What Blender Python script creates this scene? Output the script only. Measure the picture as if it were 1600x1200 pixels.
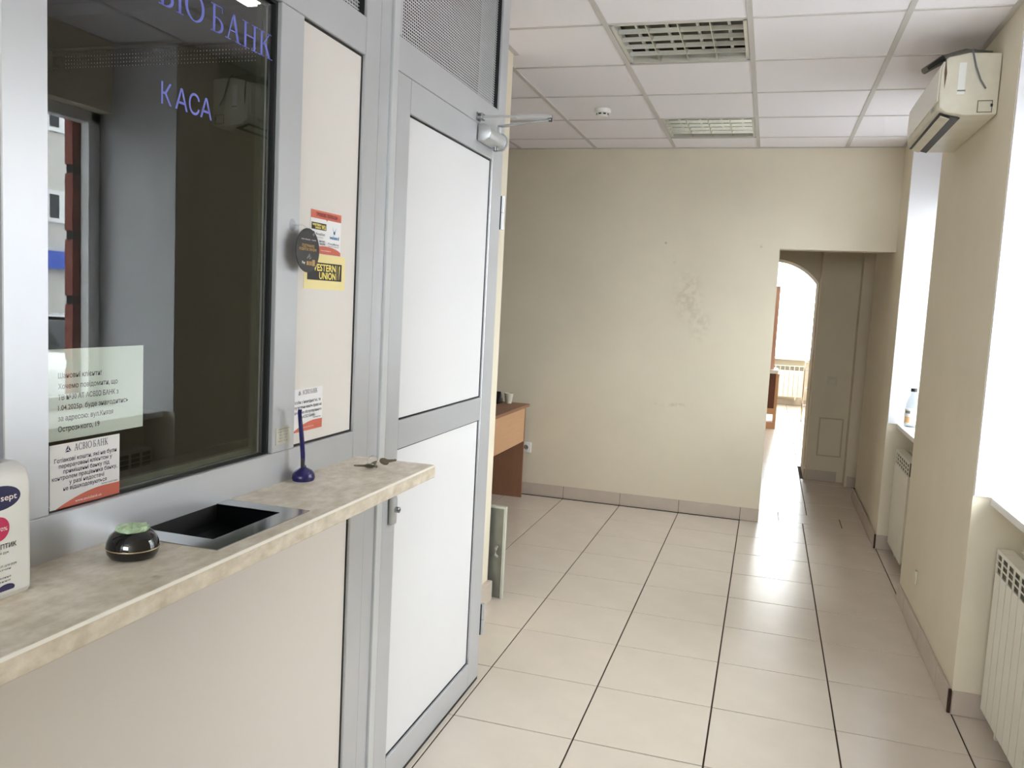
import bpy, bmesh, math, random
from mathutils import Vector, Matrix
random.seed(7)
for _o in list(bpy.data.objects):
    bpy.data.objects.remove(_o, do_unlink=True)
SC = bpy.context.scene
COL = SC.collection

# ------------------------------------------------------------------ camera
CAMZ = 1.54384
cam_d = bpy.data.cameras.new('camera'); cam = bpy.data.objects.new('camera', cam_d); COL.objects.link(cam)
RT = Vector((0.95417867, 0.29480686, 0.05130293)); UP = Vector((-0.07761548, 0.07825004, 0.99390783)); FW = Vector((-0.28899639, 0.95234755, -0.09754609))
m = Matrix.Identity(4)
for i in range(3):
    m[i][0] = RT[i]; m[i][1] = UP[i]; m[i][2] = -FW[i]
m[2][3] = CAMZ
cam.matrix_world = m
cam_d.sensor_width = 36; cam_d.lens = 1299.83 / 1600 * 36; cam_d.clip_start = .02; cam_d.clip_end = 300
SC.camera = cam

# ------------------------------------------------------------------ world, exposure, daylight
SC.view_settings.view_transform = 'Standard'; SC.view_settings.look = 'None'
SC.view_settings.gamma = 1; SC.view_settings.use_curve_mapping = False
SC.view_settings.exposure = 1.2
W = bpy.data.worlds.new('overcast_sky'); SC.world = W; W.use_nodes = True
nt = W.node_tree; nt.nodes.clear()
wo = nt.nodes.new('ShaderNodeOutputWorld'); wb = nt.nodes.new('ShaderNodeBackground')
wb.inputs[0].default_value = (0.93, 0.96, 1.0, 1); wb.inputs[1].default_value = 9.0
nt.links.new(wb.outputs[0], wo.inputs[0])
SC.cycles.max_bounces = 12; SC.cycles.diffuse_bounces = 7; SC.cycles.glossy_bounces = 5
SC.cycles.transparent_max_bounces = 16; SC.cycles.transmission_bounces = 8
SC.cycles.sample_clamp_indirect = 6; SC.cycles.caustics_reflective = False; SC.cycles.caustics_refractive = False
SC.cycles.use_denoising = True

def portal(name, c, sx, sy, d):
    l = bpy.data.lights.new(name, 'AREA'); l.shape = 'RECTANGLE'; l.size = sx; l.size_y = sy
    l.cycles.is_portal = True
    o = bpy.data.objects.new(name, l); COL.objects.link(o); o.location = c
    o.rotation_euler = Vector(d).to_track_quat('-Z', 'Y').to_euler()
    o['kind'] = 'structure'
portal('daylight_portal', (1.50, 2.84, 1.75), 1.40, 1.7, (-1, 0, 0))
portal('daylight_portal', (1.50, 5.515, 1.75), 1.0, 1.7, (-1, 0, 0))
portal('daylight_portal', (-.1, -3.2, 2.0), 1.8, 1.1, (0, 1, 0))
portal('daylight_portal', (.3, 15.75, 1.75), 2.4, 1.8, (0, -1, 0))
portal('daylight_portal', (1.50, 13.1, 1.75), 1.4, 1.7, (-1, 0, 0))

# ------------------------------------------------------------------ materials
def srgb(r, g, b):
    f = lambda c: (c / 255 / 12.92) if c / 255 <= .04045 else ((c / 255 + .055) / 1.055) ** 2.4
    return (f(r), f(g), f(b), 1)
MATS = {}
def mat(name, col, rough=.5, metal=0, noise=0, scale=8, bump=0, bscale=60, spec=.5, col2=None, stretch=None, coat=0):
    if name in MATS: return MATS[name]
    mt = bpy.data.materials.new(name); mt.use_nodes = True; n = mt.node_tree.nodes; L = mt.node_tree.links
    b = n['Principled BSDF']; b.inputs['Base Color'].default_value = col; b.inputs['Roughness'].default_value = rough
    b.inputs['Metallic'].default_value = metal; b.inputs['Specular IOR Level'].default_value = spec
    b.inputs['Coat Weight'].default_value = coat
    if noise or bump:
        tc = n.new('ShaderNodeTexCoord'); mp = n.new('ShaderNodeMapping'); L.new(tc.outputs['Object'], mp.inputs[0])
        if stretch: mp.inputs['Scale'].default_value = stretch
    if noise:
        t = n.new('ShaderNodeTexNoise'); t.inputs['Scale'].default_value = scale; t.inputs['Detail'].default_value = 6; t.inputs['Roughness'].default_value = .6
        L.new(mp.outputs[0], t.inputs['Vector'])
        r = n.new('ShaderNodeValToRGB'); r.color_ramp.elements[0].position = .35; r.color_ramp.elements[1].position = .68
        c2 = col2 or tuple(c * (1 - noise) for c in col[:3]) + (1,)
        r.color_ramp.elements[0].color = c2; r.color_ramp.elements[1].color = col
        L.new(t.outputs['Fac'], r.inputs[0]); L.new(r.outputs[0], b.inputs['Base Color'])
    if bump:
        t2 = n.new('ShaderNodeTexNoise'); t2.inputs['Scale'].default_value = bscale; t2.inputs['Detail'].default_value = 4
        L.new(mp.outputs[0], t2.inputs['Vector'])
        bm_ = n.new('ShaderNodeBump'); bm_.inputs['Strength'].default_value = bump; bm_.inputs['Distance'].default_value = .002
        L.new(t2.outputs['Fac'], bm_.inputs['Height']); L.new(bm_.outputs[0], b.inputs['Normal'])
    MATS[name] = mt; return mt
def stain(mt, spots, amount=.6):
    """soft worn spots (centre, radii) in world/object coordinates multiplied into the base colour"""
    n = mt.node_tree.nodes; L = mt.node_tree.links; b = n['Principled BSDF']; inp = b.inputs['Base Color']
    src = inp.links[0].from_socket if inp.links else None
    geo = n.new('ShaderNodeNewGeometry'); nz = n.new('ShaderNodeTexNoise'); nz.inputs['Scale'].default_value = 22; nz.inputs['Detail'].default_value = 5
    L.new(geo.outputs['Position'], nz.inputs['Vector'])
    for (c, r, col) in spots:
        s = n.new('ShaderNodeVectorMath'); s.operation = 'SUBTRACT'; L.new(geo.outputs['Position'], s.inputs[0]); s.inputs[1].default_value = c
        d = n.new('ShaderNodeVectorMath'); d.operation = 'DIVIDE'; L.new(s.outputs[0], d.inputs[0]); d.inputs[1].default_value = r
        ln = n.new('ShaderNodeVectorMath'); ln.operation = 'LENGTH'; L.new(d.outputs[0], ln.inputs[0])
        mr = n.new('ShaderNodeMapRange'); mr.inputs['From Min'].default_value = 1.0; mr.inputs['From Max'].default_value = .3
        mr.inputs['To Max'].default_value = 1.0; L.new(ln.outputs['Value'], mr.inputs[0])
        m2 = n.new('ShaderNodeMapRange'); m2.inputs['From Min'].default_value = .42; m2.inputs['From Max'].default_value = .62; L.new(nz.outputs['Fac'], m2.inputs[0])
        mu = n.new('ShaderNodeMath'); mu.operation = 'MULTIPLY'; L.new(mr.outputs[0], mu.inputs[0]); L.new(m2.outputs[0], mu.inputs[1])
        mx = n.new('ShaderNodeMix'); mx.data_type = 'RGBA'; m3 = n.new('ShaderNodeMath'); m3.operation = 'MULTIPLY'; m3.inputs[1].default_value = amount; L.new(mu.outputs[0], m3.inputs[0]); L.new(m3.outputs[0], mx.inputs[0])
        if src: L.new(src, mx.inputs[6])
        else: mx.inputs[6].default_value = inp.default_value
        mx.inputs[7].default_value = col; src = mx.outputs[2]
    L.new(src, inp)
def glassy(name, tint, ior=1.5, rough=0.0, refl=(1, 1, 1, 1)):
    mt = bpy.data.materials.new(name); mt.use_nodes = True; n = mt.node_tree.nodes; L = mt.node_tree.links; n.clear()
    o = n.new('ShaderNodeOutputMaterial'); mx = n.new('ShaderNodeMixShader'); t = n.new('ShaderNodeBsdfTransparent'); g = n.new('ShaderNodeBsdfGlossy'); f = n.new('ShaderNodeFresnel')
    t.inputs[0].default_value = tint; g.inputs[0].default_value = refl; g.inputs['Roughness'].default_value = rough; f.inputs[0].default_value = ior
    ge = n.new('ShaderNodeNewGeometry'); sb = n.new('ShaderNodeMath'); sb.operation = 'SUBTRACT'; sb.inputs[0].default_value = 1; L.new(ge.outputs['Backfacing'], sb.inputs[1])
    mu = n.new('ShaderNodeMath'); mu.operation = 'MULTIPLY'; L.new(f.outputs[0], mu.inputs[0]); L.new(sb.outputs[0], mu.inputs[1])
    L.new(mu.outputs[0], mx.inputs[0]); L.new(t.outputs[0], mx.inputs[1]); L.new(g.outputs[0], mx.inputs[2]); L.new(mx.outputs[0], o.inputs[0])
    MATS[name] = mt; return mt

WALL = mat('cream_wall_paint', srgb(228, 219, 199), .75, noise=.05, scale=2.5, bump=.12, bscale=90)
stain(WALL, [((-.60, 6.41, 1.66), (.14, .2, .24), srgb(184, 172, 152)), ((-.50, 6.41, 1.45), (.10, .2, .16), srgb(190, 182, 164)),
             ((-.66, 6.41, .83), (.22, .2, .02), srgb(168, 158, 138)), ((-.79, 6.41, 2.05), (.012, .1, .012), srgb(120, 108, 96)),
             ((-.095, 6.41, 2.045), (.014, .1, .014), srgb(120, 108, 96)), ((-.72, 6.41, 1.93), (.02, .1, .05), srgb(176, 166, 146)), ((.81, 3.75, .86), (.1, .03, .02), srgb(120, 110, 95))], .42)
WHITE = mat('white_reveal_plaster', srgb(214, 214, 217), .6)
CEILM = mat('mineral_ceiling_tile', srgb(241, 238, 243), .9, noise=.03, scale=300, bump=.4, bscale=500)
RAILM = mat('grid_rail_paint', srgb(200, 197, 195), .5)
TILE = mat('beige_floor_tile', srgb(216, 205, 192), .26, noise=.06, scale=5, bump=.05, bscale=6, spec=.5)
TILE_B = mat('baseboard_tile_glaze', srgb(200, 188, 176), .3, noise=.08, scale=9)
GROUT = mat('brown_grout', srgb(70, 48, 40), .95, noise=.3, scale=40)
ALU = mat('grey_aluminium_profile', srgb(200, 202, 207), .34, metal=.45, noise=.04, scale=3, spec=.5)
ALU_L = mat('pale_aluminium_strip', srgb(205, 208, 211), .4, metal=.3)
PANEL = mat('white_sandwich_panel', srgb(231, 226, 222), .42, noise=.02, scale=2)
PANEL_D = mat('white_door_panel', srgb(220, 220, 223), .36, noise=.02, scale=2)
GASK = mat('black_rubber_gasket', srgb(16, 16, 17), .6)
COUNTER = mat('travertine_laminate', srgb(240, 231, 216), .42, noise=.3, scale=40, bump=.08, bscale=120, col2=srgb(208, 196, 176), stretch=(1, .6, 1))
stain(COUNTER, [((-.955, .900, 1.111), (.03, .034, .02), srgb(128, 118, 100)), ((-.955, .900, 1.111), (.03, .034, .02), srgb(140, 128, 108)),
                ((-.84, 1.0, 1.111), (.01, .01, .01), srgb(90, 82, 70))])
STEEL = mat('brushed_steel', srgb(170, 175, 178), .16, metal=1)
STEEL_D = mat('dark_steel_bowl', srgb(30, 32, 34), .3, metal=.8)
CHROME = mat('chrome', srgb(215, 215, 215), .12, metal=1)
SILVER = mat('silver_paint', srgb(190, 192, 194), .35, metal=.5)
BLACKG = mat('black_gloss_plastic', srgb(12, 11, 12), .08, coat=.5)
GOLD = mat('gold_ring', srgb(222, 205, 170), .25, metal=.9)
SPONGE = mat('green_sponge', srgb(196, 220, 184), .95, noise=.25, scale=120, bump=1, bscale=200)
BLUE = mat('navy_blue_plastic', srgb(34, 32, 92), .22)
WPLAST = mat('white_plastic', srgb(238, 238, 236), .35)
CREAMP = mat('aged_white_plastic', srgb(222, 217, 200), .45, noise=.1, scale=12)
PAPER = mat('white_paper', srgb(240, 246, 250), .8)
STICK = mat('sticker_white', srgb(243, 243, 246), .4)
NAVY = mat('navy_print', srgb(34, 32, 84), .5)
BLACKP = mat('black_print', srgb(28, 26, 28), .5)
ORANGE = mat('orange_print', srgb(212, 108, 86), .45)
REDP = mat('dark_red_print', srgb(120, 40, 48), .5)
YELL = mat('pale_yellow_sticker', srgb(247, 232, 168), .45)
YELT = mat('yellow_print', srgb(255, 236, 130), .5)
WHITEP = mat('white_print', srgb(250, 240, 235), .5)
GREYP = mat('grey_print', srgb(120, 122, 128), .5)
GOLDP = mat('gold_print', srgb(190, 150, 88), .4)
CYAN = mat('blue_print', srgb(40, 130, 190), .5)
DECAL = mat('violet_blue_decal', srgb(112, 120, 215), .5)
MAGENTA = mat('magenta_print', srgb(205, 38, 92), .45)
DARKB = mat('black_card', srgb(40, 40, 42), .35)
WOODT = mat('beech_laminate', srgb(206, 162, 124), .45, noise=.06, scale=5, stretch=(6, 1, 14))
WOODD = mat('brown_laminate', srgb(150, 108, 84), .5, noise=.12, scale=6, stretch=(6, 1, 1))
RADM = mat('radiator_enamel', srgb(232, 229, 216), .35, noise=.03, scale=10)
RADD = mat('radiator_inside_shade', srgb(112, 106, 88), .8)
ZINC = mat('galvanised_plate', srgb(158, 160, 153), .4, metal=.5, noise=.2, scale=9)
LOUV = mat('mirror_louvre', srgb(222, 224, 216), .2, metal=.9)
LOUVB = mat('fixture_back', srgb(70, 66, 58), .5)
LAMPB = mat('fixture_white_enamel', srgb(208, 206, 196), .4)
TUBE = mat('unlit_lamp_tube', srgb(235, 235, 230), .3)
BOOTH_SHADE = mat('booth_shade_wall', srgb(74, 76, 64), .8, noise=.05)  # gloom of the unlit booth put into its wall colour
PVC = mat('white_pvc_frame', srgb(240, 240, 240), .3)
REDWALL = mat('dark_red_facade_block', srgb(142, 74, 60), .75, noise=.15, scale=12)
REDDARK = mat('facade_joint_dark', srgb(30, 31, 31), .9)
BLACKM = mat('black_plastic', srgb(22, 22, 24), .4)
PIPEM = mat('foil_wrapped_pipe', srgb(120, 118, 110), .4, metal=.3, noise=.3, scale=40)
BEIGEL = mat('product_label_white', srgb(240, 238, 232), .5)
PEACH = mat('peach_print', srgb(235, 190, 140), .5)
ASPH = mat('asphalt', srgb(150, 150, 152), .9, noise=.15, scale=4)
FACADE = mat('pale_facade_render', srgb(205, 202, 196), .85, noise=.06, scale=2)
FACBLUE = mat('blue_fascia', srgb(62, 92, 190), .5)
CARW = mat('white_car_paint', srgb(232, 234, 238), .2, coat=.5)
CARG = mat('dark_car_glass', srgb(26, 30, 36), .08)
GLASS_T = glassy('dark_counter_glass', (.93, .95, .92, 1), 1.62)
GLASS_W = glassy('window_glass', (.96, .98, .97, 1), 1.45)
GLASS_C = glassy('clear_plastic', (.66, .68, .70, 1), 1.4, .05)

GLASS_S = glassy('clear_soft_plastic', (.93, .94, .95, 1), 1.4, .1)
# ------------------------------------------------------------------ helpers
class MB:
    def __init__(s): s.b = bmesh.new()
    def box(s, x0, x1, y0, y1, z0, z1):
        v = [s.b.verts.new((x, y, z)) for x in (x0, x1) for y in (y0, y1) for z in (z0, z1)]
        for f in ((0, 1, 3, 2), (4, 6, 7, 5), (0, 4, 5, 1), (2, 3, 7, 6), (0, 2, 6, 4), (1, 5, 7, 3)): s.b.faces.new([v[i] for i in f])
        return s
    def prism(s, pts, axis, a, b):
        """pts 2-D outline in the two other axes, extruded along axis from a to b"""
        def P(p, t):
            return {'x': (t, p[0], p[1]), 'y': (p[0], t, p[1]), 'z': (p[0], p[1], t)}[axis]
        A = [s.b.verts.new(P(p, a)) for p in pts]; B = [s.b.verts.new(P(p, b)) for p in pts]; n = len(pts)
        s.b.faces.new(A); s.b.faces.new(B[::-1])
        for i in range(n): s.b.faces.new((A[i], B[i], B[(i + 1) % n], A[(i + 1) % n]))
        return s
    def lathe(s, prof, c=(0, 0, 0), axis='z', n=24, sx=1, sy=1):
        rings = []
        for r, h in prof:
            ring = []
            for k in range(n):
                a = 2 * math.pi * k / n; p = (r * math.cos(a) * sx, r * math.sin(a) * sy, h)
                if axis == 'x': p = (p[2], p[0], p[1])
                elif axis == 'y': p = (p[0], p[2], p[1])
                ring.append(s.b.verts.new((p[0] + c[0], p[1] + c[1], p[2] + c[2])))
            rings.append(ring)
        for A, B in zip(rings, rings[1:]):
            for k in range(n): s.b.faces.new((A[k], A[(k + 1) % n], B[(k + 1) % n], B[k]))
        s.b.faces.new(rings[0]); s.b.faces.new(rings[-1][::-1])
        return s
    def tube(s, pts, r, n=8, closed=False):
        pts = [Vector(p) for p in pts]; N = len(pts); rings = []
        rr = r if isinstance(r, (list, tuple)) else [r] * N
        for i, p in enumerate(pts):
            d = (pts[(i + 1) % N] - pts[i - 1]) if closed else (pts[min(i + 1, N - 1)] - pts[max(i - 1, 0)])
            d.normalize(); u = d.cross(Vector((0, 0, 1)))
            if u.length < .05: u = d.cross(Vector((0, 1, 0)))
            u.normalize(); w = d.cross(u)
            rings.append([s.b.verts.new(p + rr[i] * (math.cos(2 * math.pi * k / n) * u + math.sin(2 * math.pi * k / n) * w)) for k in range(n)])
        for i in range(N if closed else N - 1):
            A, B = rings[i], rings[(i + 1) % N]
            for k in range(n): s.b.faces.new((A[k], A[(k + 1) % n], B[(k + 1) % n], B[k]))
        if not closed: s.b.faces.new(rings[0][::-1]); s.b.faces.new(rings[-1])
        return s
    def poly(s, pts): s.b.faces.new([s.b.verts.new(p) for p in pts]); return s
    def build(s, name, m, parent=None, bevel=0, smooth=False, seg=2):
        bmesh.ops.recalc_face_normals(s.b, faces=s.b.faces)
        if bevel:
            bmesh.ops.bevel(s.b, geom=[e for e in s.b.edges if len(e.link_faces) == 2 and e.calc_face_angle(0) > .5], offset=bevel, segments=seg, affect='EDGES', profile=.5)
        me = bpy.data.meshes.new(name); s.b.to_mesh(me); s.b.free(); me.materials.append(m)
        if smooth or bevel:
            me.shade_smooth()
            me.set_sharp_from_angle(angle=.6) if smooth else me.set_sharp_from_angle(angle=.4)
        o = bpy.data.objects.new(name, me); COL.objects.link(o)
        if parent: 
            o.parent = parent
            if parent.type == 'EMPTY' or True:
                o.matrix_parent_inverse = PINV.get(parent.name, Matrix.Identity(4))
        return o
PINV = {}
def tag(o, label=None, cat=None, group=None, kind=None):
    for k, v in (('label', label), ('category', cat), ('group', group), ('kind', kind)):
        if v: o[k] = v
    return o
def empty(name, loc, label=None, cat=None, group=None, kind=None):
    o = bpy.data.objects.new(name, None); COL.objects.link(o); o.location = loc; o.empty_display_size = .1
    PINV[o.name] = Matrix.Translation(loc).inverted()
    return tag(o, label, cat, group, kind)
def inst(src, parent, loc=(0, 0, 0), name=None):
    o = src.copy(); COL.objects.link(o); o.parent = parent; o.location = loc
    o.matrix_parent_inverse = PINV.get(parent.name, Matrix.Identity(4)) if parent else Matrix.Identity(4)
    return o
def B(x0, x1, y0, y1, z0, z1): return MB().box(x0, x1, y0, y1, z0, z1)

def text(name, lines, m, parent, plane='x', off=0):
    """lines: (string, u0, u1 or None, baseline v, cap height, bold). plane 'x': u=y, v=z facing +x"""
    bm = bmesh.new()
    for (st, u0, u1, v, h, bold) in lines:
        cu = bpy.data.curves.new('t', 'FONT'); cu.body = st; cu.size = 1; cu.offset = bold; cu.resolution_u = 3
        ob = bpy.data.objects.new('t', cu); COL.objects.link(ob)
        bpy.context.view_layer.update()
        me = bpy.data.meshes.new_from_object(ob.evaluated_get(bpy.context.evaluated_depsgraph_get()))
        bpy.data.objects.remove(ob); bpy.data.curves.remove(cu)
        if len(me.vertices):
            xs = [q.co.x for q in me.vertices]; x0, x1 = min(xs), max(xs)
            sv = h / .72; su = sv if u1 is None else (u1 - u0) / (x1 - x0)
            for q in me.vertices:
                a = u0 + (q.co.x - x0) * su; b = v + q.co.y * sv
                q.co = (off, a, b) if plane == 'x' else ((a, off, b) if plane == '-y' else (a, b, off))
            bm.from_mesh(me)
        bpy.data.meshes.remove(me)
    me = bpy.data.meshes.new(name); bm.to_mesh(me); bm.free(); me.materials.append(m)
    o = bpy.data.objects.new(name, me); COL.objects.link(o); o['kind'] = 'stuff'
    if parent: o.parent = parent; o.matrix_parent_inverse = PINV.get(parent.name, Matrix.Identity(4))
    return o
# ---- own serif capitals, unit cap height, strokes as polygons (u,v)
def _q(x0, y0, x1, y1, w): # slanted stroke of horizontal width w
    return [(x0, y0), (x0 + w, y0), (x1 + w, y1), (x1, y1)]
def _r(x0, x1, y0, y1): return [(x0, y0), (x1, y0), (x1, y1), (x0, y1)]
def _arc(cx, cy, rx, ry, a0, a1, tmin, tmax, n=14):
    ps = []
    for k in range(n):
        out = []
        for a in (a0 + (a1 - a0) * k / n, a0 + (a1 - a0) * (k + 1) / n):
            r = math.radians(a); t = tmin + (tmax - tmin) * abs(math.cos(r))
            out.append(((cx + rx * math.cos(r), cy + ry * math.sin(r)), (cx + (rx - t) * math.cos(r), cy + (ry - min(t, .1)) * math.sin(r))))
        ps.append([out[0][0], out[1][0], out[1][1], out[0][1]])
    return ps
GLY = {
 'А': (.84, [_q(.10, 0, .38, 1, .06), _q(.62, 0, .36, 1, .13), _r(.22, .62, .34, .39), _r(0, .28, 0, .04), _r(.54, .84, 0, .04)]),
 'С': (.80, _arc(.44, .5, .42, .52, 42, 318, .05, .13) + [_r(.70, .74, .68, .88), _r(.70, .74, .12, .30)]),
 'В': (.68, [_r(.10, .22, 0, 1), _r(0, .34, 0, .04), _r(0, .34, .96, 1), _r(.2, .34, .50, .55)] + _arc(.32, .765, .26, .235, -90, 90, .05, .12, 8) + _arc(.32, .27, .32, .27, -90, 90, .05, .13, 8)),
 'І': (.34, [_r(.11, .23, 0, 1), _r(0, .34, 0, .04), _r(0, .34, .96, 1)]),
 'О': (.92, _arc(.46, .5, .45, .52, 0, 360, .05, .13, 24)),
 'Б': (.68, [_r(.10, .22, 0, 1), _r(0, .34, 0, .04), _r(0, .58, .96, 1), _r(.54, .58, .78, 1), _r(.2, .34, .52, .57)] + _arc(.32, .285, .32, .285, -90, 90, .05, .13, 8)),
 'Н': (.88, [_r(.12, .24, 0, 1), _r(.64, .76, 0, 1), _r(.2, .7, .48, .53), _r(0, .36, 0, .04), _r(0, .36, .96, 1), _r(.52, .88, 0, .04), _r(.52, .88, .96, 1)]),
 'К': (.84, [_r(.12, .24, 0, 1), _r(0, .36, 0, .04), _r(0, .36, .96, 1), _q(.22, .46, .62, 1, .06), _q(.58, 0, .30, .56, .15), _r(.50, .76, .96, 1), _r(.50, .84, 0, .04)]),
 ' ': (.20, []),
}
def serif(name, st, u0, u1, v, h, m, parent, off, mb=None):
    tot = sum(GLY[c][0] for c in st) + .05 * (len(st) - 1); k = (u1 - u0) / tot; x = 0; own = mb is None; mb = mb or MB()
    for n_, c in enumerate(st):
        for p in GLY[c][1]: mb.poly([(off + .00001 * (n_ % 2), u0 + (x + a) * k, v + b * h) for a, b in p])
        x += GLY[c][0] + .05
    return mb.build(name, m, parent) if own else mb
def logo_tri(mb, off, u, v, h):
    for rot in (0, 1, 2):
        a = math.radians(90 + 120 * rot); b = math.radians(90 + 120 * (rot + 1)); R = h * .6
        A = (u + R * math.cos(a), v + R * math.sin(a)); Bp = (u + R * math.cos(b), v + R * math.sin(b)); c = (u, v)
        f = lambda p, q, t: (p[0] + (q[0] - p[0]) * t, p[1] + (q[1] - p[1]) * t)
        pts = [f(A, Bp, .04), f(A, Bp, .86), f(c, f(A, Bp, .5), .35), f(c, A, .25)]
        mb.poly([(off, p[0], p[1]) for p in pts])
def ell(mb, off, cu, cv, ru, rv, n=32, clip=None):
    pts = [(cu + ru * math.cos(2 * math.pi * k / n), cv + rv * math.sin(2 * math.pi * k / n)) for k in range(n)]
    if clip:
        u0, u1, v0, v1 = clip; pts = [(min(max(a, u0), u1), min(max(b, v0), v1)) for a, b in pts]
        q = []
        for p in pts:
            if not q or (abs(p[0] - q[-1][0]) + abs(p[1] - q[-1][1])) > 1e-6: q.append(p)
        pts = q
    mb.poly([(off, a, b) for a, b in pts])

PX = -1.03          # face of the cashier partition
CZ = 2.748          # ceiling height

# ------------------------------------------------------------------ floor
fl = empty('floor', (0, 0, 0), kind='structure')
B(-4.2, 1.36, -3.1, 15.5, -.12, -.006).build('grout_bed', GROUT, fl)
TX, TY, FX, FY = .45681, .44875, -.09806, 2.80165; GAP = .003
tile_cache = {}
def tile(x0, x1, y0, y1):
    key = (round(x1 - x0, 3), round(y1 - y0, 3))
    if key not in tile_cache:
        o = B(0, x1 - x0 - 2 * GAP, 0, y1 - y0 - 2 * GAP, -.0055, 0).build('floor_tile', TILE, fl, bevel=.0012, seg=1)
        tile_cache[key] = o; o.location = (x0 + GAP, y0 + GAP, 0)
    else: inst(tile_cache[key], fl, (x0 + GAP, y0 + GAP, 0))
NICH = [(2.1, 3.58), (4.98, 6.05)]
for j in range(-7, 8):
    y0 = FY + j * TY; y1 = y0 + TY
    for i in range(0, 6):
        x0 = FX + (i - 4) * TX
        if x0 < -1.02 and y0 < 3.2: tile(-1.20, FX - 2 * TX, y0, y1) if i == 1 else None; continue
        tile(x0, x0 + TX, y0, y1)
    for a, b in NICH:
        ya, yb = max(a, y0), min(b, y1)
        if yb - ya > .03: tile(FX + 2 * TX, 1.0, ya, yb)
    if y0 > 3.9:
        for i in (-1, -2): tile(FX + (i - 4) * TX, FX + (i - 3) * TX, y0, y1)
# strip under the back wall opening, threshold row and corridor tiles
for x0, x1 in ((-.09806, FX + TX), (FX + TX, .82)): tile(x0, x1, FY + 8 * TY, 6.53)
for x0, x1 in ((-.27, .185), (.185, .638), (.638, .82)): tile(x0, x1, 6.53, 6.825)
for j in range(0, 19):
    y0 = 6.825 + j * .4505; y1 = y0 + .4505
    for x0, x1 in ((-.052, .40), (.40, .852), (-.504, -.052)):
        if y0 < 7.6 and x1 > .83: x1 = .82
        if 8.37 < y1 < 9.2 and x0 > .3:
            if y0 < 8.3: tile(x0, x1, y0, 8.37)
            continue
        tile(x0, x1, y0, y1)
    if y0 > 9: tile(.852, 1.3, y0, y1)
B(-4.1, -1.09, -3.0, 3.12, -.0055, 0).build('booth_floor_lining', TILE, fl)

# ------------------------------------------------------------------ ceiling
ce = empty('ceiling', (0, 0, CZ), kind='structure')
B(-4.2, 1.40, -3.1, 6.5, CZ + .085, CZ + .15).build('ceiling_slab', CEILM, ce)
GX = -.16986; GY = 3.64494; xs = [GX + .6 * i for i in range(-5, 2)]; ys = [GY + .6 * j for j in range(-11, 5)]
ctile = None
def ceil_tile(x0, x1, y0, y1):
    global ctile
    full = abs(x1 - x0 - .6) < .001 and abs(y1 - y0 - .6) < .001
    if full and ctile is not None: inst(ctile, ce, (x0, y0, 0)); return
    o = B(.006, x1 - x0 - .006, .006, y1 - y0 - .006, CZ + .004, CZ + .018).build('ceiling_tile', CEILM, ce)
    o.location = (x0, y0, 0)
    if full: ctile = o
LIGHTS = [(GX - .6, GY), (GX - .6, GY + 1.8)]
for x0 in xs + [.43 + .0001]:
    x1 = x0 + .6 if x0 < .42 else .82
    if x0 > .42 and abs(x0 - (GX + .6)) < .01 and x0 in xs: x0 = GX + .6
    for y0 in ys + [ys[-1]]:
        pass
cols = [(GX + .6 * i, GX + .6 * (i + 1)) for i in range(-5, 1)] + [(GX + .6, 1.3)]
rows = [(GY + .6 * j, GY + .6 * (j + 1)) for j in range(-10, 4)] + [(GY + 2.4, 6.43)]
for x0, x1 in cols:
    for y0, y1 in rows:
        if any(abs(x0 - a) < .01 and abs(y0 - b) < .01 for a, b in LIGHTS): continue
        ceil_tile(x0, x1, y0, y1)
for i in range(-5, 2):
    x = GX + .6 * i
    B(x - .012, x + .012, -3.0, 6.415, CZ, CZ + .004).box(x - .002, x + .002, -3.0, 6.415, CZ + .004, CZ + .03).build('grid_rail', RAILM, ce)
for j in range(-10, 5):
    y = GY + .6 * j; mb = MB()
    for x0, x1 in cols: mb.box(x0 + .012, min(x1, .81) - .012, y - .008, y + .008, CZ + .0005, CZ + .004)
    mb.build('grid_cross_rail', RAILM, ce)
B(-4.1, .81, 6.391, 6.415, CZ, CZ + .003).build('edge_angle', RAILM, ce)
B(.788, .81, -3, 6.39, CZ, CZ + .003).build('edge_angle', RAILM, ce)
B(-1.293, -1.268, 3.3, 4.02, CZ, CZ + .003).build('edge_angle', RAILM, ce)
B(-1.3, 1.5, 6.54, 8.7, 2.62, 2.7).build('corridor_ceiling', CEILM, ce)
B(-2.6, 1.5, 8.6, 15.8, 2.9, 3.0).build('far_room_ceiling', CEILM, ce)

# ------------------------------------------------------------------ walls
WR = empty('wall_right', (.81, 0, 0), kind='structure')
PAR = 1.0; WT = 1.36; X0 = .81
mb = MB()
for a, b in ((-3.1, 2.1), (3.58, 4.98), (6.05, 6.43)): mb.box(X0, WT, a, b, 0, 2.9)
mb.box(.82, WT, 6.43, 7.66, 0, 2.9)
for a, b in NICH: mb.box(PAR, WT, a, b, 0, .86).box(1.20, WT, a, b, 2.40, 2.9)
mb.build('masonry', WALL, WR)
OUT = MB(); 
OUTJ = MB()
for a, b in ((-3.1, 2.25), (3.47, 5.09), (5.94, 8.0)):
    z = -.60 + .05 - .335
    while z < 3.4:
        OUT.box(WT + .002, 1.412, a, b, z, z + .290); OUTJ.box(WT + .002, 1.405, a + .004, b - .004, z + .290, z + .335); z += .335
o = OUT.build('facade_block', REDWALL, WR); tag(o, kind='stuff')
o = OUTJ.build('facade_joint', REDDARK, WR); tag(o, kind='stuff')
mb = MB()
for a, b in ((2.25, 3.47), (5.09, 5.94)): mb.box(WT + .002, 1.40, a, b, -.6, .80).box(WT + .002, 1.4, a, b, 2.4, 3.3)
mb.build('facade_panel', REDWALL, WR)

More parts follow.
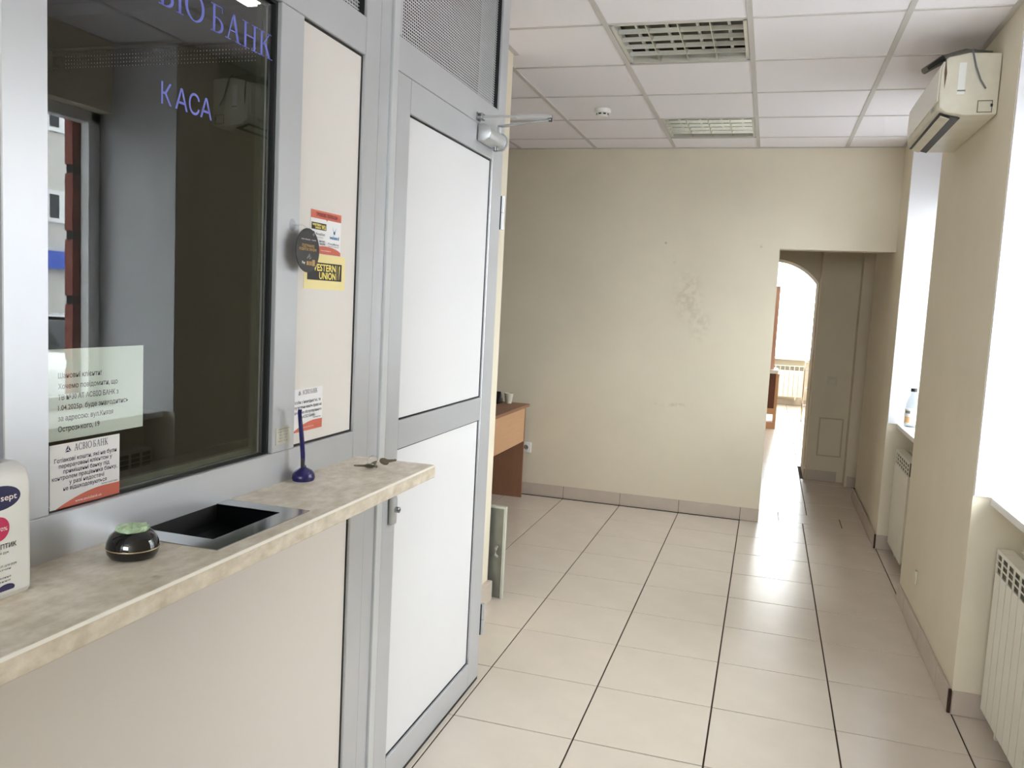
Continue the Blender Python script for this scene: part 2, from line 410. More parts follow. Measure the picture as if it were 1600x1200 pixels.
wbk = B(-4.2, .036, 6.415, 6.54, 0, 2.9).box(.036, .81, 6.415, 6.54, 2.030, 2.9).build('wall_back', WALL); tag(wbk, kind='structure')
wl = B(-1.50, -1.293, 3.26, 4.0, 0, CZ).build('wall_left', WALL); tag(wl, kind='structure')
wl2 = B(-4.2, -4.1, -3.1, 6.415, 0, 2.9).build('wall_far_left', WALL); tag(wl2, kind='structure')
# booth end wall with a perforated strip high up
we = empty('wall_booth', (-2.4, 3.2, 0), kind='structure')
B(-4.1, -1.14, 3.16, 3.26, 0, 2.50).box(-4.1, -1.14, 3.16, 3.26, 2.60, CZ + .04).build('masonry', BOOTH_SHADE, we)
mb = MB()
for k in range(90):
    x = -3.3 + k * .0165; mb.box(x - .0055, x + .0055, 3.20, 3.203, 2.50, 2.60)
for k in range(7):
    z = 2.50 + k * .0165; mb.box(-3.3, -1.8, 3.199, 3.2, z - .0055, z + .0055)
tag(mb.build('perforated_strip', BOOTH_SHADE, we), kind='stuff')
B(-3.32, -3.3, 3.16, 3.26, 2.50, 2.6).box(-4.1, -3.32, 3.16, 3.26, 2.50, 2.6).box(-1.8, -1.14, 3.16, 3.26, 2.50, 2.6).build('side_infill', BOOTH_SHADE, we)
B(-1.24, -1.15, 3.262, 3.262 + .002, 0, 2.7).build('cover_strip', BOOTH_SHADE, we)
wf = B(-4.2, -1.0, -3.1, -3.0, 0, 2.9).box(-1.0, 1.36, -3.1, -3.0, 0, 1.45).box(-1.0, 1.36, -3.1, -3.0, 2.55, 2.9).box(.8, 1.36, -3.1, -3.0, 1.45, 2.55).build('wall_front', WALL); tag(wf, kind='structure')
# side return closing booth towards the camera side
wbs = B(-4.1, PX - .02, -1.0, -.9, 0, CZ).build('wall_booth_side', BOOTH_SHADE); tag(wbs, kind='structure')
# corridor and far room
wc = empty('wall_corridor', (.4, 8.4, 0), kind='structure')
B(-1.4, -1.3, 6.54, 8.6, 0, 2.7).build('left_side', WALL, wc)
B(.44, .78, 8.37, 9.1, 0, 2.7).build('facing_side', WALL, wc)
B(.78, 1.6, 8.19, 9.1, 0, 2.7).build('facing_projection', WALL, wc)
B(1.5, 1.6, 7.66, 8.19, 0, 2.7).build('right_side', WALL, wc)
# arch wall
mb = MB(); pts = [(-1.4, 0), (-.43, 0)]
N = 22; cz = 2.10 - .535; a1 = math.degrees(math.acos(.43 / .535))
for k in range(N + 1):
    a = math.radians(180 - a1 - (180 - 2 * a1) * k / N); pts.append((.535 * math.cos(a), cz + .535 * math.sin(a)))
pts += [(.43, 0), (.44, 0), (.44, 2.7), (-1.4, 2.7)]
mb.prism(pts, 'y', 8.6, 9.1); o = mb.build('wall_arch', WALL); tag(o, kind='structure')
wfr = empty('wall_far_room', (0, 12, 0), kind='structure')
B(-2.6, -2.5, 9.1, 15.4, 0, 2.95).build('left_side', WALL, wfr)
B(-2.5, -1.4, 9.0, 9.1, 0, 2.95).box(-1.4, .44, 9.102, 9.11, 2.7, 2.95).build('near_side', WALL, wfr)
B(1.3, 1.4, 9.1, 12.4, 0, 2.95).box(1.3, 1.4, 13.8, 15.4, 0, 2.95).box(1.3, 1.4, 12.4, 13.8, 0, .85).box(1.3, 1.4, 12.4, 13.8, 2.62, 2.95).build('right_side', WALL, wfr)
B(-2.6, -.9, 15.4, 15.6, 0, 2.95).box(-.9, 1.3, 15.4, 15.6, 0, .80).box(-.9, 1.3, 15.4, 15.6, 2.65, 2.95).box(1.3, 1.4, 15.4, 15.6, 0, 2.95).build('far_side', WALL, wfr)

# ------------------------------------------------------------------ windows
def window_x(n, a, b, z0, z1, xf=1.28, sill=True):
    w = empty('window_%d' % n, (xf, (a + b) / 2, z0), kind='structure')
    fa, fb = a + .012, b - .012
    mb = B(xf, xf + .07, fa, fa + .06, z0, z1).box(xf, xf + .07, fb - .06, fb, z0, z1).box(xf, xf + .07, fa, fb, z0, z0 + .06).box(xf, xf + .07, fa, fb, z1 - .06, z1)
    mb.build('frame', PVC, w, bevel=.004, seg=1)
    mid = (fa + fb) / 2; 
    if fb - fa > .9: B(xf - .01, xf + .05, mid - .05, mid + .05, z0 + .06, z1 - .06).build('mullion', PVC, w, bevel=.004, seg=1)
    mb = MB()
    mb.box(xf - .014, xf, fa + .05, fa + .09, z0 + .05, z1 - .05).box(xf - .014, xf, fb - .09, fb - .05, z0 + .05, z1 - .05).build('sash', PVC, w, bevel=.003, seg=1)
    B(xf + .03, xf + .036, fa + .06, fb - .06, z0 + .06, z1 - .06).build('glass_pane', GLASS_W, w)
    for y0, y1 in ((a, a + .012), (b - .012, b)):
        B(.8125, xf, y0, y1, z0 - .005, 2.74).build('reveal', WHITE, w)
    if sill: B(.870 if n != 3 else .86, 1.285, a + .012, b - .012, z0 - .035, z0 - .005).build('sill', WPLAST, w, bevel=.004)
    return w
window_x(1, 2.1, 3.58, .895, 2.40)
window_x(2, 4.98, 6.05, .872, 2.40)
w4 = empty('window_3', (.3, 15.5, .8), kind='structure')
B(-.9, -.84, 15.46, 15.52, .8, 2.65).box(1.24, 1.3, 15.46, 15.52, .8, 2.65).box(-.84, 1.24, 15.46, 15.52, .8, .86).box(-.84, 1.24, 15.46, 15.52, 2.59, 2.65).build('frame', PVC, w4)
B(-.84, 1.24, 15.49, 15.495, .86, 2.59).build('glass_pane', GLASS_W, w4)
B(-.95, 1.299, 15.22, 15.46, .80, .83).build('sill', WPLAST, w4)
w5 = empty('window_4', (1.35, 12.2, .8), kind='structure')
B(1.32, 1.38, 12.4, 12.46, .85, 2.62).box(1.32, 1.38, 13.74, 13.8, .85, 2.62).build('frame', PVC, w5)
B(1.35, 1.355, 12.46, 13.74, .85, 2.62).build('glass_pane', GLASS_W, w5)
w6 = empty('window_5', (-.1, -3.05, 1.45), kind='structure')  # unseen window added high behind the camera for soft front light
B(-1.0, -.94, -3.08, -3.02, 1.45, 2.55).box(.74, .8, -3.08, -3.02, 1.45, 2.55).box(-.94, .74, -3.08, -3.02, 1.45, 1.51).box(-.94, .74, -3.08, -3.02, 2.49, 2.55).build('frame', PVC, w6)
B(-.94, .74, -3.055, -3.05, 1.51, 2.49).build('glass_pane', GLASS_W, w6)
# ------------------------------------------------------------------ baseboards (tile pieces)
BH = .098
def bb(name): return empty(name, (0, 0, 0), kind='structure')
def seam_x(par, x0, x1, y):   # pieces along x, face at y-.012
    mb = B(x0, x1, y - .009, y, 0, BH - .002); mb.build('mortar', GROUT, par)
    k = math.floor((x0 - FX) / TX); c = x0
    while c < x1 - .01:
        e = min(FX + (k + 1) * TX, x1); k += 1
        if e - c > .02: B(c + .0015, e - .0015, y - .012, y - .001, .002, BH).build('baseboard_tile', TILE_B, par, bevel=.001, seg=1)
        c = e
def seam_y(par, y0, y1, x, s, seams):
    B(min(x, x + s * .009), max(x, x + s * .009), y0, y1, 0, BH - .002).build('mortar', GROUT, par)
    e = [y0] + [q for q in seams if y0 < q < y1] + [y1]
    for a, b in zip(e, e[1:]):
        B(min(x + s * .001, x + s * .012), max(x + s * .001, x + s * .012), a + .0015, b - .0015, .002, BH).build('baseboard_tile', TILE_B, par, bevel=.001, seg=1)
b1 = bb('baseboard_back'); seam_x(b1, -4.09, .036, 6.415)
b2 = bb('baseboard_right'); seam_y(b2, 3.592, 4.98, .81, -1, [3.83, 4.28, 4.73]); seam_y(b2, 6.06, 7.66, .81, -1, [6.3, 6.75, 7.2])
seam_y(b2, .9, 2.1, .81, -1, [1.35, 1.8])
B(.812, 1.0, 3.568, 3.58, .002, BH).build('baseboard_tile', TILE_B, b2, bevel=.001, seg=1)
B(.812, 1.0, 6.038, 6.05, .002, BH).build('baseboard_tile', TILE_B, b2, bevel=.001, seg=1)
B(.799, .8115, 3.580, 3.592, .002, BH).box(.7985, .81, 6.05, 6.06, .002, BH).build('corner_mortar', GROUT, b2)
b3 = bb('baseboard_left'); B(-1.293, -1.265, 3.27, 4.0, .002, .105).build('baseboard_tile', TILE_B, b3, bevel=.002, seg=1)
b4 = bb('baseboard_corridor')
B(.445, .72, 8.358, 8.37, .002, .1).build('baseboard_tile', TILE_B, b4, bevel=.001, seg=1)
B(.80, 1.4, 8.178, 8.19, .002, .1).build('baseboard_tile', TILE_B, b4, bevel=.001, seg=1)
B(.428, .44, 8.37, 8.6, .002, .1).build('baseboard_tile', TILE_B, b4, bevel=.001, seg=1)
b5 = bb('baseboard_far'); B(-2.4, 1.29, 15.388, 15.4, .002, .1).build('baseboard_tile', TILE_B, b5)

# ------------------------------------------------------------------ cashier partition
cp = empty('cashier_partition', (PX, 1.2, 0), 'grey aluminium cashier partition with dark glass, white panels and perforated metal transoms', 'partition')
XB = PX - .055
def fr(y0, y1, z0, z1, name='frame_rail', m=ALU, x=PX, par=cp, bev=.0015): return B(XB, x, y0, y1, z0, z1).build(name, m, par, bevel=bev, seg=1)
G = .0006
fr(.912, .991 - G, 1.182 + G, CZ - .004, 'frame_post')
fr(1.589, 1.678, 1.182 + G, 2.149 - G, 'frame_post')
fr(1.969, 2.050, 0, CZ - .004, 'frame_post'); fr(2.0515, 2.117, 0, CZ - .004, 'frame_post', x=PX - .0015)
fr(2.117, 2.152, 0, CZ - .004, 'frame_post', ALU_L, x=PX + .006)
fr(.1, 1.969 - G, 1.080, 1.182, 'frame_rail'); fr(.991, 1.969 - G, 2.149, 2.242, 'frame_rail')
fr(.1, 1.969 - G, .0, .10, 'frame_rail'); fr(.991, 1.969 - G, CZ - .06, CZ - .004, 'frame_rail')
fr(.1, .912 - G, 2.149, 2.242, 'frame_rail'); fr(.1, .912 - G, CZ - .06, CZ - .004, 'frame_rail')
fr(.02, .1 - G, 0, CZ - .004, 'frame_post')
fr(-.9, .02 - G, 0, CZ - .004, 'solid_panel', PANEL)
fr(3.045, 3.125, 2.165, CZ - .004, 'frame_post'); fr(3.128, 3.150, 0, CZ - .004, 'frame_post', x=PX - .02)
B(-1.15, XB - .001, 3.128, 3.150, 0, CZ - .004).build('frame_post', ALU, cp)
fr(2.152, 3.045, 2.165, 2.259, 'frame_rail'); fr(2.152 + .03, 3.045, CZ - .06, CZ - .004, 'frame_rail')
fr(2.1535, 2.182, 2.26, CZ - .004, 'frame_post', ALU)
def gasket(par, y0, y1, z0, z1, t=.005, x=PX - .008, m=GASK, name='gasket', tb=None):
    tb = tb or t; B(x - .02, x, y0, y0 + t, z0, z1).box(x - .02, x, y1 - t, y1, z0, z1).box(x - .02, x, y0 + t, y1 - t, z0, z0 + tb).box(x - .02, x, y0 + t, y1 - t, z1 - t, z1).build(name, m, par)
def panel(par, y0, y1, z0, z1, m=PANEL, name='white_panel'):
    gasket(par, y0, y1, z0, z1)
    B(PX - .028, PX - .010, y0 + .005, y1 - .005, z0 + .005, z1 - .005).build(name, m, par)
panel(cp, 1.678, 1.969, 1.182, 2.149)
panel(cp, .1, 1.969, .10, 1.080, mat('lower_panel_shade_grey', srgb(214, 208, 202), .45), 'lower_panel')  # greyer than the upper panel: shade under the shelf put into the colour
for y0, y1 in ((.991, 1.589), (.1, .912)):
    gasket(cp, y0, y1, 1.182, 2.149, .007, PX - .010, tb=.0015)
    B(PX - .022, PX - .016, y0 + .007, y1 - .007, 1.1837, 2.142).build('glass_pane', GLASS_T, cp)
    B(PX - .050, PX - .038, y0 + .002, y1 - .002, 1.184, 1.197).box(PX - .05, PX - .038, y1 - .016, y1 - .002, 1.197, 2.14).build('glazing_bead', mat('dark_bead', srgb(74, 78, 66), .35), cp)
def mesh_grille(y0, y1, z0, z1):
    mb = MB(); n = int((y1 - y0) / .0128); 
    for k in range(1, n): 
        y = y0 + k * (y1 - y0) / n; mb.box(PX - .022, PX - .0215, y - .0022, y + .0022, z0, z1)
    n = int((z1 - z0) / .0086)
    for k in range(1, n):
        z = z0 + k * (z1 - z0) / n; mb.box(PX - .0212, PX - .0208, y0, y1, z - .0018, z + .0018)
    tag(mb.build('perforated_transom', ALU_L, cp), kind='stuff')
    gasket(cp, y0, y1, z0, z1, .004)
mesh_grille(2.182, 3.045, 2.259, CZ - .06); mesh_grille(.991, 1.969, 2.242, CZ - .06); mesh_grille(.1, .912, 2.242, CZ - .06)
# decals on the glass
serif('bank_name_decal', 'АСВІО БАНК', 1.132, 1.580, 2.0252, .0508, DECAL, cp, PX - .0157)
text('counter_name_decal', [('К', 1.245, 1.272, 1.859, .038, .0), ('А', 1.281, 1.315, 1.859, .038, 0), ('С', 1.318, 1.348, 1.859, .038, 0), ('А', 1.350, 1.384, 1.859, .038, 0)], DECAL, cp, 'x', PX - .0157)

# ------------------------------------------------------------------ partition door
d1 = empty('door_1', (PX, 3.11, 0), kind='structure')
def dr(y0, y1, z0, z1, name, m=ALU): return B(XB + .005, PX, y0, y1, z0, z1).build(name, m, d1, bevel=.0015, seg=1)
dr(2.163, 2.252, .012, 2.1638, 'stile'); dr(2.998, 3.118, .012, 2.1638, 'stile')
dr(2.252 + G, 2.998 - G, 2.068, 2.1638, 'rail'); dr(2.252 + G, 2.998 - G, 1.089, 1.176, 'rail'); dr(2.252 + G, 2.998 - G, .012, .112, 'rail')
panel(d1, 2.252, 2.998, 1.176, 2.068, PANEL_D, 'upper_panel'); panel(d1, 2.252, 2.998, .112, 1.089, PANEL_D, 'lower_panel')
B(XB, PX - .012, 2.1525, 2.1625, 0, 2.16).build('door_seal', GASK, d1)
B(XB, PX - .001, 2.163, 3.118, .0, .0115).build('brush_strip', GASK, d1)
for zc in (1.888, .25):
    mb = MB(); mb.lathe([(.010, zc - .064), (.010, zc - .002)], (PX + .004, 3.131, 0), n=12); mb.lathe([(.010, zc + .002), (.010, zc + .064)], (PX + .004, 3.131, 0), n=12)
    h = mb.build('hinge', SILVER, d1, smooth=True)
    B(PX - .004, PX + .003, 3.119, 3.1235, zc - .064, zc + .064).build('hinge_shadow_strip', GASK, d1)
mb = B(PX, PX + .016, 2.200, 2.236, .868, .955); lk = mb.build('lock_plate', SILVER, d1, bevel=.0075, seg=3)
mb = MB(); mb.lathe([(.009, 0), (.009, .012), (.005, .014)], (PX + .016, 2.220, .915), 'x', 14); mb.build('lock_cylinder', STEEL, d1, smooth=True)
# door closer
dc = empty('door_closer', (PX, 2.9, 2.13), 'silver hydraulic door closer with folded arm on the partition door', 'door closer')
mb = MB(); prof = [(0, -.030), (.020, -.033), (.040, -.024), (.050, 0), (.040, .024), (.020, .033), (0, .030)]
N = 10
mb.prism([(PX + .001 + a, 2.132 + b * .95) for a, b in [(0, -.030), (.024, -.033), (.044, -.022), (.052, 0), (.044, .022), (.024, .033), (0, .030)]], 'y', 2.815, 3.005)
mb.build('body', SILVER, dc, bevel=.006, seg=3)
mb = MB(); mb.lathe([(.030, -.012), (.030, .0), (.024, .016), (.010, .026), (.0, .028)], (PX + .026, 3.005, 2.132), 'y', 20, 1, 1.1); mb.build('end_cap', SILVER, dc, smooth=True)
mb = MB(); mb.lathe([(.0, -.020), (.012, -.016), (.012, 0)], (PX + .03, 2.94, 2.106), 'z', 14); mb.build('valve_cover', STEEL, dc, smooth=True)
mb = MB(); mb.lathe([(.009, 2.160), (.009, 2.182), (.006, 2.184)], (PX + .025, 2.985, 0), 'z', 12); mb.build('spindle', SILVER, dc, smooth=True)
mb = MB(); mb.box(PX + .001, PX + .02, 2.80, 2.835, 2.174, 2.177).box(PX + .001, PX + .02, 2.80, 2.835, 2.192, 2.195).box(PX + .001, PX + .004, 2.80, 2.835, 2.17, 2.198).build('arm_bracket', STEEL, dc)
mb = MB(); mb.tube([(PX + .016, 2.815, 2.184), (-.90, 2.855, 2.192)], .0045); mb.tube([(-.90, 2.855, 2.192), (-.782, 2.892, 2.199)], .008); mb.build('forearm', SILVER, dc, smooth=True)
mb = MB(); mb.prism([(PX + .020, 2.978), (-.785, 2.883), (-.778, 2.900), (PX + .028, 2.996)], 'z', 2.184, 2.190); mb.build('main_arm', SILVER, dc, bevel=.001, seg=1)
mb = MB(); mb.lathe([(.007, 2.181), (.007, 2.203)], (-.787, 2.892, 0), 'z', 12); mb.build('elbow_pin', BLACKM, dc, smooth=True)

# ------------------------------------------------------------------ counter
cz1 = 1.111; cz0 = 1.078; xf = -.803
ct = empty('counter', (-.92, 1, 1.08), 'long mottled beige stone-look counter shelf along the cashier window', 'counter')
mb = MB()
mb.prism([(-.842, cz0), (xf - .002, cz0), (xf, cz0 + .002), (xf, cz1 - .004), (xf - .004, cz1), (-.842, cz1)], 'y', -.6, 1.995)
mb.box(PX + .0005, -.842, -.6, 1.146, cz0, cz1).box(PX + .0005, -.842, 1.434, 1.995, cz0, cz1)
mb.build('worktop', COUNTER, ct)
MB().prism([(xf - .0030, cz1 - .002), (xf - .0030, cz1 - .0005), (xf - .0026, cz1 - .0005), (xf + .0003, cz1 - .0038), (xf + .0003, cz1 - .0044), (xf - .001, cz1 - .0044)], 'y', -.6, 1.992).build('pale_edge_line', mat('pale_edge', srgb(250, 246, 236), .5), ct)  # thin paler strip along the front top edge
for y in (.25, 1.2, 1.9): 
    mb = MB(); mb.prism([(PX + .001, cz0 - .002), (PX + .17, cz0 - .002), (PX + .17, cz0 - .012), (PX + .02, cz0 - .16), (PX + .001, cz0 - .16)], 'y', y - .8 if False else y, y + .012); 
    if y < .5: mb.build('bracket', ALU, ct)
    else: mb.b.free()
# deal tray
ty0, ty1, iy0, iy1, tx1, ix1 = 1.144, 1.436, 1.190, 1.395, -.841, -.883
tr = empty('deal_tray', (-.93, 1.29, 1.08), 'rectangular brushed steel money tray sunk into the counter', 'tray')
mb = B(PX + .001, tx1, ty0, iy0, cz1 - .002, cz1 + .0015).box(PX + .001, tx1, iy1, ty1, cz1 - .002, cz1 + .0015).box(ix1, tx1, iy0, iy1, cz1 - .002, cz1 + .0015)
mb.build('rim', STEEL, tr)
mb = MB(); n = 8; L = []
for k in range(n + 1):
    t = k / n; x = PX + .001 + (ix1 - PX - .001) * t; L.append((x, cz1 - .045 * math.sin(math.pi * min(1, t * .8 + .2)) ** .6 if t < 1 else cz1))
for (a, b) in zip(L, L[1:]): mb.poly([(a[0], iy0, a[1]), (b[0], iy0, b[1]), (b[0], iy1, b[1]), (a[0], iy1, a[1])])
for yy in (iy0, iy1): mb.poly([(p[0], yy, p[1]) for p in L] + [(PX + .001, yy, cz1)])
mb.build('bowl', STEEL_D, tr, smooth=True)
B(PX + .001, PX + .002, iy0, iy1, cz1 - .06, cz1 + .0).build('slot_flap', GASK, tr)

# ------------------------------------------------------------------ things on the counter
# antiseptic bottle
ab = empty('antiseptic_bottle', (-.985, .83, cz1), 'tall white antiseptic bottle with navy oval and pink badge at the counter end', 'bottle')
z0 = cz1 + .0005
mb = MB(); mb.prism([(-1.020, z0), (-.957, z0), (-.954, z0 + .004), (-.954, z0 + .155), (-.958, z0 + .172), (-.975, z0 + .181), (-.999, z0 + .181), (-1.016, z0 + .172), (-1.020, z0 + .155)], 'y', .775, .889)
mb.build('body', WPLAST, ab, bevel=.009, seg=4)
mb = MB(); mb.lathe([(.016, z0 + .180), (.016, z0 + .200), (.006, z0 + .203), (.006, z0 + .222), (.013, z0 + .224), (.013, z0 + .236), (0, z0 + .238)], (-.985, .822, 0), n=20)
mb.tube([(-.985, .822, z0 + .229), (-.985, .800, z0 + .228), (-.985, .785, z0 + .219)], [.006, .005, .004]); mb.build('pump_head', WPLAST, ab, smooth=True)
LX = -.9535
mb = MB(); ell(mb, LX, .836, 1.2505, .033, .0165); mb.build('navy_badge', mat('navy_badge_print', srgb(20, 18, 80), .4), ab); mb = MB(); ell(mb, LX, .846, 1.1255, .013, .006, clip=(.82, .866, 1.1225, 1.14)); mb.build('navy_mark', MATS['navy_badge_print'], ab)
mb = MB(); ell(mb, LX, .835, 1.209, .0165, .0165); mb.build('pink_badge', MAGENTA, ab)
text('badge_text', [('sept', .838, .863, 1.2465, .0085, .01), ('70%', .833, .848, 1.206, .005, .01)], WHITEP, ab, 'x', LX + .0004)
text('printed_text', [('АНТИСЕПТИК', .800, .862, 1.181, .0065, .012), ('для рук', .830, .850, 1.174, .0035, 0), ('антисептичний засіб для рук', .79, .862, 1.156, .003, 0), ('готовий розчин', .80, .853, 1.151, .003, 0), ('спосіб застосування', .79, .853, 1.140, .003, 0), ('зберігання', .81, .852, 1.135, .003, 0)], BLACKP, ab, 'x', LX + .0002)
# finger moistener
fm = empty('finger_moistener', (-.936, 1.060, cz1), 'round glossy black finger moistener with gold line and green sponge', 'moistener')
z = cz1 + .0005
mb = MB(); mb.lathe([(.022, z), (.034, z + .002), (.0385, z + .009), (.0395, z + .016)], (-.936, 1.060, 0), n=40); mb.build('lower_bowl', BLACKG, fm, smooth=True)
mb = MB(); mb.lathe([(.0398, z + .0162), (.0398, z + .0178)], (-.936, 1.060, 0), n=40); mb.build('gold_ring', GOLD, fm, smooth=True)
mb = MB(); mb.lathe([(.0395, z + .018), (.0385, z + .026), (.034, z + .036), (.027, z + .043), (.024, z + .044), (.022, z + .040)], (-.936, 1.060, 0), n=40); mb.build('upper_bowl', BLACKG, fm, smooth=True)
mb = MB(); pr = [(.023, z + .040), (.024, z + .046), (.020, z + .0485), (.012, z + .050), (0.002, z + .051)]; mb.lathe(pr, (-.936, 1.060, 0), n=28)
for v in mb.b.verts: v.co += Vector((random.uniform(-1, 1), random.uniform(-1, 1), random.uniform(-.3, 1.4))) * .0024
mb.build('sponge', SPONGE, fm)
# pen stand
ps = empty('pen_stand', (-1.0, 1.668, cz1), 'dark blue counter pen standing upright in its domed blue holder', 'pen')
mb = MB(); mb.lathe([(.026, z), (.028, z + .006), (.0265, z + .014), (.0205, z + .022), (.012, z + .027), (.006, z + .030), (.0055, z + .034)], (-.998, 1.671, 0), n=26, sx=.9, sy=1.05); mb.build('holder', BLUE, ps, smooth=True)
mb = MB(); mb.tube([(-.999, 1.669, z + .024), (-.999, 1.667, z + .06)], [.0042, .0054], 12); mb.tube([(-.999, 1.667, z + .06), (-1.0, 1.661, z + .105), (-1.0, 1.650, z + .160), (-1.0, 1.6485, z + .166)], [.0054, .0054, .0044, .003], 12); mb.build('pen_barrel', BLUE, ps, smooth=True)
mb = MB(); mb.tube([(-.999, 1.668, z + .026), (-.999, 1.667, z + .052)], .0048, 12); mb.build('grip', BLACKM, ps, smooth=True)
mb = MB(); mb.box(-.9955, -.9935, 1.644, 1.648, z + .12, z + .166).box(-1.0, -.994, 1.644, 1.650, z + .163, z + .167); mb.build('clip', BLUE, ps)
# keys
kk = empty('key_bunch', (-.91, 1.88, cz1), 'small bunch of steel keys on a wire ring', 'keys')
mb = MB(); mb.tube([(-.930 + .014 * math.cos(a), 1.885 + .006 * math.sin(a), z + .015 + .0135 * math.sin(a)) for a in [2 * math.pi * k / 24 for k in range(24)]], .0011, 6, True); mb.build('ring', CHROME, kk, smooth=True)
def key(cx, cy, ang, ln, h):
    mb = MB(); ps_ = [(0.011 * math.cos(a), .009 * math.sin(a)) for a in [math.radians(30 + 300 * k / 10) for k in range(11)]] + [(ln, -.0025)] + [(ln + .003, 0)] + [(ln * .9, .003), (ln * .8, .001), (ln * .7, .003), (ln * .5, .002)]
    ps_ = [(.013 * math.cos(math.radians(25 + 310 * k / 10)), .012 * math.sin(math.radians(25 + 310 * k / 10))) for k in range(11)] + [(ln, -.0028), (ln + .003, 0), (ln * .92, .0032), (ln * .84, .0014), (ln * .74, .0032), (ln * .6, .0028)]
    c, s = math.cos(ang), math.sin(ang)
    mb.prism([(a, b) for a, b in ps_], 'z', 0, .0028)
    mb.b.verts.ensure_lookup_table()
    for v in mb.b.verts:
        v.co = Matrix.Translation((cx, cy, z + h + .0065)) @ Matrix.Rotation(ang, 4, 'Z') @ Matrix.Rotation(math.radians(32), 4, 'X') @ v.co
    return mb.build('key', mat('worn_key_steel', srgb(120, 112, 92), .35, metal=.8), kk)
key(-.925, 1.860, math.radians(205), .036, .0); key(-.920, 1.872, math.radians(-50), .036, .0034); k3 = key(-.905, 1.900, math.radians(62), .036, .0068)

# ------------------------------------------------------------------ stickers and papers
def sheet(name, label, cat, y0, y1, z0_, z1_, x, m, t=.0006, bend=0):
    e = empty(name, (x, (y0 + y1) / 2, z0_), label, cat)
    B(x - t, x, y0, y1, z0_, z1_).build('sheet', m, e); return e
s1 = sheet('paper_notice', 'white printed notice about the new address taped behind the dark glass', 'notice', .993, 1.216, 1.290, 1.435, PX - .024, PAPER)
text('printed_text', [('Шановні клієнти!', 1.030, 1.119, 1.389, .0085, .012), ('Хочемо повідомити, що', 1.030, 1.155, 1.372, .0085, .012), ('ТВ №30 АТ АСВІО БАНК з', 1.030, 1.157, 1.3545, .0085, .012),
     ('1.04.2025р. буде знаходитись', 1.030, 1.180, 1.338, .0085, .012), ('за адресою: вул.Князя', 1.030, 1.145, 1.321, .0085, .012), ('Острозького, 19', 1.030, 1.115, 1.304, .0085, .02)], BLACKP, s1, 'x', PX - .0237)
def bank_sticker(label, y0, y1, z0_, z1_, x, body, small):
    e = sheet('bank_sticker', label, 'sticker', y0, y1, z0_, z1_, x, STICK); w = y1 - y0; h = z1_ - z0_; o = x + .0003
    mb = MB(); logo_tri(mb, o, y0 + .245 * w, z1_ - .10 * h, .12 * h); serif('', 'АСВІО БАНК', y0 + .33 * w, y0 + .82 * w, z1_ - .135 * h, .105 * h, None, None, o, mb); mb.build('printed_heading', NAVY, e)
    text('printed_text', [(t, y0 + a * w, y0 + b * w, z0_ + v * h, hh * h, bo) for (t, a, b, v, hh, bo) in body], NAVY, e, 'x', o)
    mb = MB(); pts = [(y0 + .02 * w, z0_)]
    for k in range(13):
        t = k / 12; pts.append((y0 + w * (.02 + .98 * t), z0_ + h * .225 * math.sin(math.pi * .5 * min(1, t * 1.3)) ** .9 * (1 - .08 * max(0, t - .7))))
    pts.append((y1, z0_)); mb.poly([(o, a, b) for a, b in pts[1:-1]] + [(o, y1, z0_), (o, y0 + .02 * w, z0_)]); mb.build('orange_arc', ORANGE, e)
    text('web_address', [('www.asviobank.ua', y0 + .34 * w, y0 + .72 * w, z0_ + .07 * h, .045 * h, 0)], WHITEP, e, 'x', o + .0003)
bank_sticker('white cash-handling bank sticker with orange arc at the glass corner, below the paper notice', 1.0045, 1.150, 1.1805, 1.2865, PX - .0145,
   [('Готівкові кошти, які не були', .06, .95, .725, .062, .012), ('перераховані клієнтом у', .12, .88, .637, .062, .012), ('приміщенні банку під', .18, .84, .549, .062, .012),
    ('контролем працівника банку,', .03, .96, .461, .062, .012), ('у разі недостачі', .26, .76, .373, .062, .012), ('не відшкодовуються', .18, .80, .287, .062, .012), ('Адміністрація банку', .72, .97, .245, .024, .0)], 0)
bank_sticker('white disability-service bank sticker with orange arc on the white panel, behind the blue pen', 1.677, 1.817, 1.2135, 1.3155, PX - .0085,
   [('Особи з інвалідністю, та', .06, .93, .66, .07, .012), ('супутні вони мають право на', .03, .97, .54, .07, .012), ('позачергове обслуговування в', .02, .97, .42, .07, .012), ('АТ «АСВІО БАНК»', .24, .76, .31, .07, .012), ('Адміністрація банку', .70, .96, .265, .03, .01)], 0)
# money transfer poster
pa = sheet('transfer_poster', 'small white poster of money transfer logos with an orange heading band', 'poster', 1.740, 1.884, 1.636, 1.737, PX - .0088, STICK); o_ = PX - .0084
mb = MB(); mb.poly([(o_, 1.740, 1.737), (o_, 1.884, 1.737), (o_, 1.884, 1.718), (o_, 1.818, 1.718), (o_, 1.814, 1.7145), (o_, 1.810, 1.718), (o_, 1.740, 1.718)])
ell(mb, o_, 1.812, 1.630, .088, .025, clip=(1.740, 1.884, 1.636, 1.70)); mb.build('orange_print', ORANGE, pa)
text('heading_text', [('ГРОШОВІ ПЕРЕКАЗИ', 1.763, 1.864, 1.7235, .0085, .03)], REDP, pa, 'x', o_ + .0003)
mb = MB(); mb.poly([(o_, 1.744, 1.708), (o_, 1.812, 1.708), (o_, 1.812, 1.692), (o_, 1.744, 1.692)]); mb.build('black_box', BLACKP, pa)
text('yellow_text', [('WESTERN', 1.747, 1.786, 1.7005, .005, .04), ('UNION', 1.760, 1.786, 1.694, .005, .04), ('WU', 1.789, 1.809, 1.694, .0105, .04)], YELT, pa, 'x', o_ + .0003)
